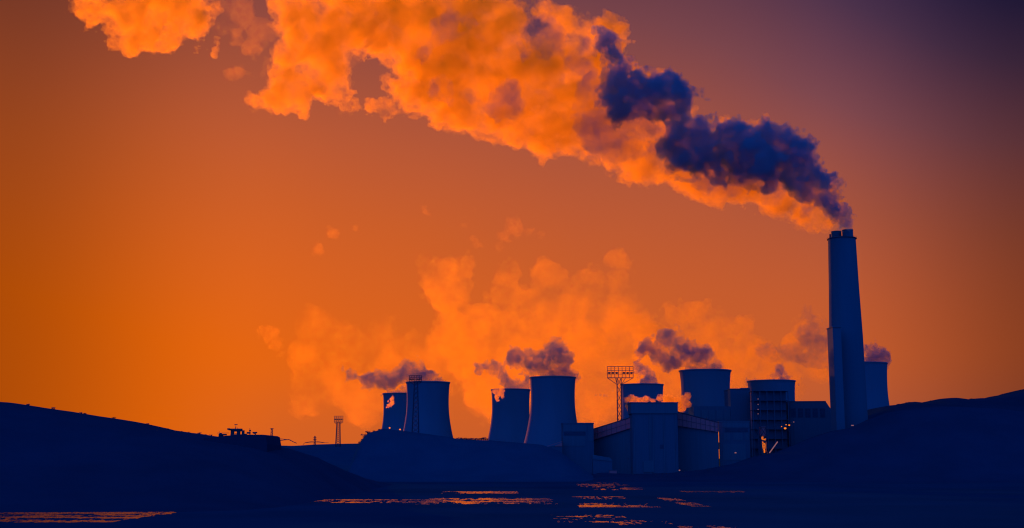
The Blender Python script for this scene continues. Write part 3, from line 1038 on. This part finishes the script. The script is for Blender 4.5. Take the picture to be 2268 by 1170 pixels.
cab = thing('machine_cabin', (P(524, 966).x, YM, P(524, 966).z), 'dark machine cabin with two open windows and a mast, on top of the bunker', 'machine')
b = MB()
pbox(b, 511, 541, 962.2, 967.6, -0.8, 0.8)
pbox(b, 511.5, 518.3, 953.5, 962.2, -0.8, 0.8)
pbox(b, 525.2, 531.8, 953.5, 962.2, -0.8, 0.8)
pbox(b, 536.2, 541, 953.3, 962.2, -0.8, 0.8)
pbox(b, 518.3, 525.2, 953.5, 956.2, -0.8, 0.8)
pbox(b, 531.8, 536.2, 953.5, 955.8, -0.8, 0.8)
b.build('body', M['steel'], cab)
b = MB()
pbox(b, 507.5, 536, 949.6, 953.48, -1.2, 1.2)
b.build('roof', M['steel'], cab)
b = MB()
pbox(b, 505.3, 511, 949, 952.6, -1.7, -1.22)
b.tube(P(508, 951, -1.7), P(508, 951, -2.6), 0.35, 10)
b.build('searchlight', M['steel'], cab)
b = MB()
pbox(b, 518.6, 520.6, 959.4, 960.2, -0.5, 0.5)
pbox(b, 521.5, 525.2, 960.2, 961.6, -0.5, 0.5)
b.build('seat', M['steel'], cab)
b = MB().tube(P(521, 949.6), P(522.3, 944.8), 0.16, 6).tube(P(526, 949.6), P(524.5, 945.5), 0.07, 6)
b.tube(P(522.3, 946), P(522.3, 941), 0.06, 5)
b.build('antenna', M['steel'], cab)
MB().tube(P(519.2, 941), P(526, 940.6), 0.16, 8).build('beacon', M['steel'], cab)
b = MB()
pbox(b, 541, 545.5, 961, 964, -1.5, 1.5)
b.build('toolbox', M['steel'], cab)

tc = thing('small_crawler', (P(492, 969).x, YM, P(492, 969).z), 'low lumpy crawler with a thin boom, left of the machine cabin', 'machine')
b = MB()
for i, (px, py, r) in enumerate(((488.5, 963, 4.2), (487, 966, 3.6), (491, 965.5, 3.8), (485.5, 963, 2.4))):
    c = P(px, py)
    k5 = mpp(YM)
    b.lathe(c.x, YM + i * 0.15, [(0.1, c.z - r * k5), (r * k5 * 0.75, c.z - r * k5 * 0.6), (r * k5, c.z), (r * k5 * 0.75, c.z + r * k5 * 0.62), (0.1, c.z + r * k5 * 0.95)], 12)
b.build('body', M['steel'], tc)
b = MB()
pbox(b, 491, 501.2, 961.3, 964.6, -1, 1)
b.build('engine', M['steel'], tc)
b = MB()
b.tube(P(487, 966), P(492, 971), 0.45, 8).tube(P(492, 966), P(503, 971.5), 0.3, 8).tube(P(499, 971), P(497, 965.5), 0.25, 8)
pbox(b, 484, 504, 969.2, 973, -1.6, 1.6)
b.build('tracks', M['steel'], tc)
MB().tube(P(481, 959.4), P(507, 959.2), 0.09, 6).tube(P(486, 955), P(486.6, 960), 0.05, 5).build('boom', M['steel'], tc)

pt = thing('signal_post', (P(553.5, 965).x, YM, P(553.5, 965).z), 'thin signal post with a box arm right of the machine cabin', 'post')
b = MB().tube(P(553.5, 966), P(553.5, 953), 0.22, 8).tube(P(553.5, 954), P(553.3, 948.5), 0.1, 6)
b.build('pole', M['steel'], pt)
b = MB()
pbox(b, 547, 554.5, 957, 961, -0.6, 0.6)
b.build('box', M['steel'], pt)
pbox(MB(), 0, 1, 0, 1, 0, 1)
b = MB()
pbox(b, 552, 555.6, 952.5, 955, -0.4, 0.4)
b.build('signal_head', M['steel'], pt)
st_ = thing('loudspeaker_post', (P(566, 965).x, YM, P(566, 965).z), 'short bent post carrying a flat hopper-shaped head on the bunker', 'post')
b = MB().prism([(P(559.5, 957).x, P(0, 957).z), (P(569, 956.8).x, P(0, 956.8).z), (P(569, 959.4).x, P(0, 959.4).z), (P(563.5, 961.5).x, P(0, 961.5).z), (P(560.5, 960.2).x, P(0, 960.2).z)], YM - 0.7, YM + 0.7)
b.build('head', M['steel'], st_)
MB().tube(P(564.5, 960.5), P(566.3, 963), 0.2, 8).tube(P(566.3, 963), P(566.3, 967), 0.2, 8).build('pole', M['steel'], st_)


# pylons behind the ridge and the slack cables
def pylon(label, px, y0, y1, Y, w0, arms):
    c = at(px, y1, Y)
    zt = at(px, y0, Y).z
    k = mpp(Y)
    t = thing('electricity_pylon', (c.x, Y, c.z), label, 'pylon', 'distant electricity pylons')
    l = MB()
    n = 7
    H = zt - c.z
    for s in range(n):
        wa, wc = (w0 * (1 - 0.55 * q / n) * k for q in (s, s + 1))
        za, zc = c.z + H * s / n, c.z + H * (s + 1) / n
        for sx in (-1, 1):
            for sy in (-1, 1):
                l.tube((c.x + sx * wa / 2, Y + sy * wa / 2, za), (c.x + sx * wc / 2, Y + sy * wc / 2, zc), 0.26, 4)
            l.tube((c.x + sx * wa / 2, Y - wa / 2, za), (c.x - sx * wc / 2, Y - wc / 2, zc), 0.2, 4)
        l.tube((c.x - wc / 2, Y - wc / 2, zc), (c.x + wc / 2, Y - wc / 2, zc), 0.2, 4)
    l.build('lattice_body', M['steel'], t)
    for (yy, half, drop) in arms:
        z = at(px, yy, Y).z
        for sx in (-1, 1):
            MB().tube((c.x, Y, z + drop * k), (c.x + sx * half * k, Y, z - drop * 0.2 * k), 0.3, 5).tube((c.x, Y, z - drop * 0.3 * k), (c.x + sx * half * k, Y, z - drop * 0.2 * k), 0.24, 5).build('cross_arm', M['steel'], t)
    return t


pylon('narrow lattice pylon just behind the sheer end of the bunker', 601, 949, 990, 1500, 6, ((950, 4.5, 0.6),))
pylon('short pylon with wide drooping arms on the low ridge', 697, 966, 988, 1500, 4.0, ((980, 21, 3.0), (974, 4, 0.6), (970, 4, 0.6)))
cable = MB()
k15 = 1500
for pts, r in ((((604, 971), (615, 974.5), (625, 975), (640, 973.8), (650, 979), (657, 982)), 0.45), (((606, 975.5), (618, 976), (634, 974)), 0.5), (((604, 971), (622, 972), (630, 973), (645, 975)), 0.25)):
    cable.path([at(x, y, k15) for x, y in pts], r, 6)
gt = thing('pipe_gantry', tuple(at(618, 987, k15)), 'low gantry with drooping arms right of the bunker', 'gantry')
cable.build('arm', M['steel'], gt)
g2 = MB()
for px in (609, 612, 615.5):
    g2.tube(at(px, 975, k15), at(px, 990, k15), 0.28 if px == 615.5 else 0.12, 5)
g2.build('post', M['steel'], gt)
cab_ = MB().path([at(676, 980, k15), at(671, 985, k15)], 0.25, 5).path([at(717, 980, k15), at(728, 981, k15)], 0.2, 5)
tag(cab_.build('cable', M['steel']), 'slack cable ends hanging from the short pylon', 'cable')


# ------------------------------------------------------------------ shrubs on the bank
def shrub(label, loc, h, wd, seed):
    r_ = random.Random(seed)
    t = thing('shrub', loc, label, 'shrub', 'shrubs along the earth bank')
    tr_ = MB()
    for i in range(4):
        a = r_.uniform(0, 6.28)
        tr_.tube((loc[0], loc[1], loc[2] - 0.6), (loc[0] + math.cos(a) * wd * 0.3, loc[1] + math.sin(a) * wd * 0.3, loc[2] + h * 0.6), 0.12, 5, 0.04)
    tr_.build('trunk', M['bark'], t)
    lf = MB()
    cl = [(r_.gauss(0, wd * 0.28), r_.gauss(0, wd * 0.28), h * r_.uniform(0.25, 0.95)) for _ in range(9)]
    for i in range(420):
        c = r_.choice(cl)
        p = Vector((loc[0] + c[0] + r_.gauss(0, wd * 0.14), loc[1] + c[1] + r_.gauss(0, wd * 0.14), loc[2] + max(0.0, c[2] + r_.gauss(0, h * 0.10))))
        u = Vector((r_.gauss(0, 1), r_.gauss(0, 1), r_.gauss(0, 1))).normalized()
        v = u.orthogonal().normalized()
        s = r_.uniform(0.18, 0.4)
        lf.add([p - u * s, p + v * s * 0.5, p + u * s, p - v * s * 0.5], [(0, 1, 2, 3)])
    lf.build('crown', M['leaf'], t)
    return t


p0 = at(799, 987, 925)
sh0 = shrub('small shrub lowest at the left toe of the earth bank', tuple(p0), 3.2, 3.6, 1)
SH = [(805, 979, 1.0, 'dense shrub on the steep left end of the earth bank'), (809, 971, 1.2, 'bigger shrub halfway up the left end of the earth bank'), (816, 962, 0.9, 'shrub at the top of the steep left end of the earth bank'),
      (828, 957, 0.55, 'low shrub on the left crest of the earth bank'), (840, 954, 0.6, 'round low shrub on the crest below the farthest left tower')]
for i, (px, py, s, lab) in enumerate(SH):
    copy_tree(sh0, tuple(at(px, py + 2, 926)), lab, rz=i * 1.3, scale=(s, s, s))
for i in range(16):
    px = 1012 + i * 4.5
    p = at(px, 973.5 + 0.1 * i % 1.0, 931)
    s = random.uniform(0.45, 0.8)
    copy_tree(sh0, (p.x, p.y, p.z - 0.5), 'low bush of the row along the skyline between two pairs of cooling towers', rz=i * 0.9, scale=(s, s, s * 0.9))

for i in range(14):
    px = (62, 118, 180, 188, 252, 318, 326, 334, 372, 402, 418, 441, 455, 468)[i]
    yy = np.interp(px, [25, 100, 200, 300, 400, 480], [892, 903, 919, 936, 956, 967])
    p = at(px, yy + 1.0, 520)
    s = random.uniform(0.16, 0.34)
    copy_tree(sh0, (p.x, p.y, p.z - 0.15), 'tiny scrub bush on the crest of the left hillside', rz=i * 1.1, scale=(s * 1.5, s, s))['group'] = 'scrub on the left hillside'
for i in range(12):
    px = (1990, 2008, 2016, 2062, 2090, 2118, 2150, 2172, 2205, 2224, 2240, 2262)[i]
    yy = np.interp(px, [1972, 1995, 2012, 2035, 2060, 2105, 2130, 2195, 2210, 2250, 2268], [898, 896, 891, 897, 888, 882, 886, 882, 876, 870, 862])
    p = at(px, yy + 1.0, 1150)
    s = random.uniform(0.35, 0.7)
    copy_tree(sh0, (p.x, p.y, p.z - 0.3), 'small scrub bush on the bumpy crest of the right hill', rz=i * 0.8, scale=(s * 1.6, s, s * 0.8))['group'] = 'scrub on the right hill'

# ------------------------------------------------------------------ smoke and steam
V = {}
V['plume'] = vapour('sunlit_smoke', 0.085, (0.99, 0.85, 0.10), 0.55, 0.045, 0.43, 0.62, 10.0, 1.0, floor=0.03)
V['plume_shade'] = vapour('shade_tinted_smoke', 0.17, (0.13, 0.42, 0.72), 0.1, 0.07, 0.38, 0.58, 9.0, 1.0, floor=0.18)  # shaded copy of the plume's smoke, the shade put into its colour
V['bank'] = vapour('drifting_steam', 0.0150, (0.995, 0.82, 0.05), 0.6, 0.02, 0.40, 0.68, 8.0, 1.0)
V['thin_bank'] = vapour('thin_drifting_steam', 0.0065, (0.99, 0.80, 0.06), 0.6, 0.02, 0.42, 0.70, 8.0, 1.0)
V['right_bank'] = vapour('right_drifting_steam', 0.0180, (0.995, 0.82, 0.05), 0.6, 0.02, 0.38, 0.66, 8.0, 1.0)
V['wisp'] = vapour('shade_tinted_steam', 0.17, (0.10, 0.32, 0.66), 0.2, 0.07, 0.38, 0.66, 9.0, 1.0)  # dark look of the backlit tower steam put into its colour
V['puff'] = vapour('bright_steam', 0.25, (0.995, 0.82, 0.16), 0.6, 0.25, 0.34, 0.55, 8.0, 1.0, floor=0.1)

PL = [(1874, 500, 9), (1864, 497, 12), (1846, 500, 10), (1874, 484, 10), (1855, 482, 20), (1835, 492, 15), (1862, 450, 14), (1838, 462, 30), (1812, 472, 28), (1843, 428, 16), (1800, 440, 45), (1775, 470, 26), (1765, 405, 52),
      (1762, 350, 33), (1788, 338, 12), (1720, 420, 52), (1715, 335, 50), (1695, 306, 28), (1660, 378, 66), (1650, 325, 40), (1612, 303, 36), (1600, 388, 52), (1570, 395, 42),
      (1540, 335, 45), (1520, 372, 50), (1480, 358, 54), (1498, 232, 40), (1468, 208, 43), (1430, 210, 44), (1500, 295, 40), (1450, 290, 60), (1425, 350, 58), (1380, 325, 60),
      (1380, 190, 55), (1375, 152, 30), (1400, 250, 60), (1330, 275, 76), (1330, 100, 58), (1310, 190, 75), (1285, 292, 50), (1320, 64, 28), (1250, 255, 85), (1230, 130, 70), (1200, 288, 60),
      (1150, 275, 58), (1150, 190, 85), (1080, 240, 62), (1090, 130, 85), (1000, 180, 92), (1010, 240, 52), (965, 100, 100), (1100, 50, 70), (1240, 40, 38), (1215, 15, 30), (905, 205, 44), (885, 60, 70),
      (868, 235, 18), (850, 240, 20), (832, 238, 10), (920, 150, 50), (835, 70, 52), (715, 150, 60), (690, 80, 60), (742, 195, 36), (765, 225, 18), (640, 190, 50), (645, 120, 38), (600, 222, 30), (660, 230, 22), (560, 222, 18), (547, 235, 9),
      (765, 60, 66), (890, 0, 80), (1000, 10, 75), (660, 30, 55), (780, -30, 80), (1010, -40, 60), (650, -30, 60)]
plume_s = traced(PL, 1030, 0.4, 2, 4, rs=1.07)
pm = cloud('smoke_plume', plume_s, 0.95, V['plume'], amp=9.0, nscale=14.0, seed=2)
tag(pm, 'long sunlit orange smoke plume drifting up and left from the chimney across the sky', 'smoke')

DK = [(1868, 488, 7), (1860, 494, 6), (1856, 478, 10), (1848, 462, 14), (1838, 448, 17), (1842, 425, 16), (1822, 432, 22), (1812, 405, 30), (1790, 425, 20), (1782, 375, 36), (1783, 340, 22), (1750, 345, 36), (1755, 385, 36), (1730, 318, 30), (1715, 350, 40),
      (1690, 310, 34), (1690, 365, 38), (1660, 330, 40), (1655, 370, 28), (1620, 305, 34), (1625, 350, 34), (1600, 385, 20), (1590, 320, 36), (1560, 330, 30), (1535, 345, 30), (1530, 310, 26), (1505, 295, 24), (1500, 260, 24), (1510, 225, 30), (1530, 215, 18), (1480, 200, 34),
      (1450, 195, 30), (1450, 235, 24), (1480, 245, 26), (1395, 200, 36), (1370, 180, 32), (1385, 235, 30), (1375, 150, 22), (1410, 175, 26), (1350, 215, 20), (1335, 90, 20), (1330, 72, 15), (1355, 115, 18), (1370, 140, 20), (1420, 188, 24), (1435, 215, 24), (1495, 275, 24), (1515, 320, 26), (1530, 285, 16), (1555, 350, 26), (1765, 400, 24), (1700, 395, 22), (1540, 300, 30), (1520, 345, 34), (1490, 318, 26), (1562, 320, 34), (1545, 365, 24), (1580, 345, 30), (1870, 500, 8), (1876, 492, 7), (1862, 504, 7), (1872, 478, 8)]
dm = cloud('smoke_plume', traced(DK, 985, 0.4, 2, 9, rs=1.17), 0.85, V['plume_shade'], amp=9.0, nscale=11.0, seed=5)
tag(dm, 'shaded side of the plume modelled as dark blue smoke along its upper edge', 'smoke')
FD = [(1120, 215, 26), (1105, 235, 18), (1135, 235, 18), (1380, 300, 30), (1360, 340, 22), (1330, 320, 18), (1300, 275, 24), (1410, 300, 22), (1045, 190, 10), (1040, 215, 9), (970, 205, 14), (1220, 80, 26), (1190, 60, 24), (1205, 100, 20), (1000, 50, 20), (1030, 45, 16), (980, 60, 14), (1560, 395, 22), (1590, 405, 16), (1440, 285, 26), (1410, 310, 26), (1360, 330, 24), (1680, 410, 20), (1730, 425, 18), (1310, 200, 30), (1350, 250, 30), (1290, 150, 20), (1330, 300, 34), (1400, 250, 30), (1450, 320, 24), (1160, 130, 16), (930, 120, 12), (1475, 300, 26), (1470, 345, 24), (1600, 395, 22), (1640, 395, 20), (1700, 425, 16), (1340, 200, 24), (1300, 110, 16), (1790, 455, 14)]
V['faint'] = vapour('thin_shade_smoke', 0.055, (0.16, 0.3, 0.55), 0.2, 0.05, 0.40, 0.66, 9.0, 1.0)  # soft shading inside the plume, painted as thin darker smoke
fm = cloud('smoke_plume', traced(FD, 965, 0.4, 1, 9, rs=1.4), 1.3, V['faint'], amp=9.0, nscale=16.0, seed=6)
tag(fm, 'faint brown patches of thin smoke standing in for shading in the middle of the plume', 'smoke')

UL = [(195, 5, 32), (225, 40, 32), (250, 40, 45), (320, 40, 55), (400, 30, 55), (440, 8, 32), (300, 88, 18), (380, 78, 28), (255, 80, 22), (285, 112, 10), (345, 95, 16), (420, 70, 22), (330, -30, 70)]
um = cloud('cloud', traced(UL, 1040, 0.4, 2, 5, rs=1.07), 0.95, V['plume'], amp=11.0, nscale=13.0, seed=8)
tag(um, 'detached orange smoke cloud at the top left corner of the sky', 'cloud')
uw = cloud('cloud', traced([(479, 95, 8), (477, 108, 8), (474, 120, 6), (482, 85, 5)], 1040, 0.4, 1, 5), 0.9, V['plume'], amp=3.0, nscale=6.0, seed=9)
tag(uw, 'tiny upright shred of orange smoke right of the top left cloud', 'cloud')
U3 = [(500, 20, 30), (540, 40, 35), (580, 70, 30), (560, 110, 25), (520, 70, 25), (530, 160, 12), (510, 165, 8), (590, 150, 18)]
u3 = cloud('cloud', traced(U3, 1040, 0.6, 1, 5), 1.3, V['bank'], amp=9.0, nscale=14.0, seed=12)
tag(u3, 'thin ragged smoke between the top left cloud and the long plume', 'cloud')

BK = {
    'low bank of orange steam drifting over the left pair of cooling towers': [(700, 720, 40), (690, 790, 40), (770, 770, 60), (850, 740, 44), (845, 715, 28), (730, 850, 50), (800, 880, 60), (870, 820, 60), (920, 780, 50), (680, 880, 40), (950, 850, 50), (1000, 800, 60)],
    'separate rounded orange steam puff high above the middle cooling towers': [(990, 610, 46), (965, 640, 32), (1010, 650, 30), (955, 590, 24), (1025, 590, 26), (980, 670, 20)],
    'main towering bank of orange steam above the middle cooling towers': [(1120, 622, 30), (1105, 655, 30), (1140, 650, 25), (1210, 610, 36), (1195, 670, 40), (1000, 740, 55), (1080, 720, 55), (1150, 720, 55), (1060, 800, 70), (1150, 800, 70), (1230, 740, 60), (1320, 630, 42),
                                                                           (1300, 690, 60), (1368, 580, 22), (1390, 585, 10), (1350, 620, 28), (1360, 700, 60), (1290, 770, 70), (1400, 740, 60), (1370, 810, 60), (1100, 880, 60), (1330, 880, 60)],
    'bank of orange steam above the right-hand cooling towers': [(1440, 760, 50), (1500, 712, 36), (1545, 700, 34), (1580, 740, 45), (1630, 735, 32), (1520, 770, 50), (1650, 780, 50), (1700, 800, 45), (1640, 722, 22), (1760, 760, 40), (1785, 730, 35), (1810, 800, 40), (1720, 850, 60), (1440, 860, 60), (1600, 820, 60)],
}
for i, (lab, cs) in enumerate(BK.items()):
    o = cloud('steam_cloud', traced(cs, 1750, 0.5, 1, 5 + i), 2.4, V['thin_bank'] if i == 0 else (V['right_bank'] if i == 3 else V['bank']), amp=16.0, nscale=34.0, seed=20 + i)
    tag(o, lab, 'steam', 'drifting steam behind the towers')
SM = [('small curl of steam far left above the low ridge', [(598, 738, 18), (580, 735, 12), (612, 765, 14), (622, 785, 9)]), ('wispy steam curl above the main steam bank', [(1140, 502, 22), (1118, 525, 14), (1108, 545, 9), (1175, 512, 12), (1200, 520, 8)]),
      ('tiny steam wisp alone in the middle of the sky', [(942, 468, 10), (950, 474, 7)]), ('broken little steam wisps left of the wispy curl', [(1050, 468, 6), (1032, 480, 7), (1028, 497, 7), (1045, 525, 7), (1060, 540, 8)]),
      ('faint flat steam scrap over the left steam bank', [(700, 555, 14), (715, 560, 8), (740, 515, 14), (790, 508, 7)])]
V['veil'] = vapour('brown_steam', 0.05, (0.16, 0.3, 0.5), 0.2, 0.06, 0.40, 0.66, 9.0, 1.0)  # thinner version of the dark tower steam, shade put into its colour
V['scrap'] = vapour('thin_steam', 0.011, (0.99, 0.78, 0.14), 0.6, 0.06, 0.38, 0.66, 8.0, 1.0)
for i, (lab, cs) in enumerate(SM):
    o = cloud('steam_wisp', traced(cs, 1700, 0.4, 1, 15 + i), 1.8, V['scrap'], amp=6.0, nscale=10.0, seed=30 + i)
    tag(o, lab, 'steam', 'small wisps of drifting steam')

TS = [('dark violet steam blown left from the tower with the mast in front', 1185, [(948, 832, 18), (925, 825, 18), (895, 832, 18), (865, 840, 18), (835, 840, 19), (812, 842, 13), (905, 850, 10), (940, 852, 20), (960, 850, 14), (765, 822, 9), (780, 835, 6)]),
      ('little dark curls of steam on the farthest left tower', 1400, [(880, 878, 10), (895, 868, 8), (858, 872, 6), (872, 868, 5)]),
      ('dark steam trailing left from the lower of the middle towers', 1330, [(1158, 852, 10), (1145, 868, 16), (1130, 866, 14), (1138, 848, 14), (1118, 838, 14), (1098, 826, 11), (1080, 815, 8), (1060, 812, 6)]),
      ('tall dark steam head over the bigger middle tower', 1150, [(1245, 822, 16), (1235, 838, 24), (1250, 838, 16), (1215, 836, 18), (1238, 795, 22), (1228, 778, 22), (1200, 788, 22), (1170, 795, 19), (1145, 798, 15), (1120, 800, 9), (1212, 815, 14), (1190, 822, 10), (1255, 830, 8), (1240, 762, 12)]),
      ('slanting dark steam beside the big floodlight mast', 1480, [(1432, 838, 12), (1430, 856, 16), (1440, 856, 14), (1424, 824, 12), (1412, 812, 9), (1442, 846, 9), (1405, 805, 5)]),
      ('broad dark steam streaming left from the tallest-looking tower', 1150, [(1582, 812, 12), (1575, 824, 18), (1555, 824, 18), (1535, 820, 12), (1562, 800, 18), (1540, 788, 20), (1512, 775, 20), (1488, 758, 18), (1470, 745, 10), (1455, 782, 14), (1478, 795, 14), (1500, 805, 12), (1430, 770, 12)]),
      ('ragged dark steam on the rim of the tower behind the steel frame', 1200, [(1738, 838, 11), (1725, 850, 16), (1700, 850, 14), (1740, 850, 10), (1728, 828, 12), (1712, 838, 9), (1690, 842, 7), (1752, 848, 7), (1670, 848, 6)]),
      ('faint brownish steam left of the chimney shaft', 1300, [(1800, 712, 20), (1795, 740, 24), (1800, 765, 24), (1822, 760, 20), (1775, 770, 18), (1815, 800, 18), (1750, 785, 16), (1720, 785, 14), (1692, 775, 14), (1785, 800, 16)]),
      ('dark steam cap over the tower right of the chimney', 1270, [(1945, 790, 16), (1935, 808, 18), (1915, 808, 18), (1925, 778, 18), (1905, 772, 16), (1955, 795, 9), (1918, 800, 12), (1935, 770, 8)])]
for i, (lab, Yd, cs) in enumerate(TS):
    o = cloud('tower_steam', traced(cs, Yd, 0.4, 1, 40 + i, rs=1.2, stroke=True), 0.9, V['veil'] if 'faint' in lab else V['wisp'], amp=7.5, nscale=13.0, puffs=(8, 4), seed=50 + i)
    tag(o, lab, 'steam', 'dark steam leaving the cooling towers')

PF = [('crisp bright steam billowing between the broad dark block and two towers', 1118, [(1388, 888, 6), (1400, 886, 9), (1414, 890, 11), (1430, 886, 9), (1446, 892, 9), (1462, 882, 9), (1480, 886, 12), (1498, 890, 12), (1513, 885, 10), (1522, 878, 8), (1508, 903, 10), (1395, 900, 9), (1470, 895, 10), (1525, 895, 7)]),
      ('bright curl of sunlit steam on the lip of the farthest left tower', 1355, [(866, 885, 4), (868, 892, 4.5), (862, 898, 4.5), (860, 888, 3), (858, 902, 3), (870, 880, 3)]),
      ('bright puff of sunlit steam on the left lip of the lower middle tower', 1285, [(1097, 868, 5), (1106, 872, 6), (1100, 880, 6), (1110, 864, 5), (1112, 878, 4), (1102, 888, 3.5)])]
for i, (lab, Yd, cs) in enumerate(PF):
    o = cloud('steam_puff', traced(cs, Yd, 0.3, 1, 60 + i), 0.4, V['puff'], amp=2.0, nscale=5.0, seed=70 + i)
    tag(o, lab, 'steam')
dw = cloud('steam_wisp', traced([(1320, 875, 3), (1330, 874, 4), (1338, 876, 3.5), (1345, 877, 2.5), (1357, 866, 3)], 1150, 0.3, 1, 88), 0.5, V['wisp'], amp=1.3, nscale=3.0, seed=90)
tag(dw, 'tiny dark wisp hanging in the gap left of the big floodlight mast', 'steam', 'small wisps of drifting steam')
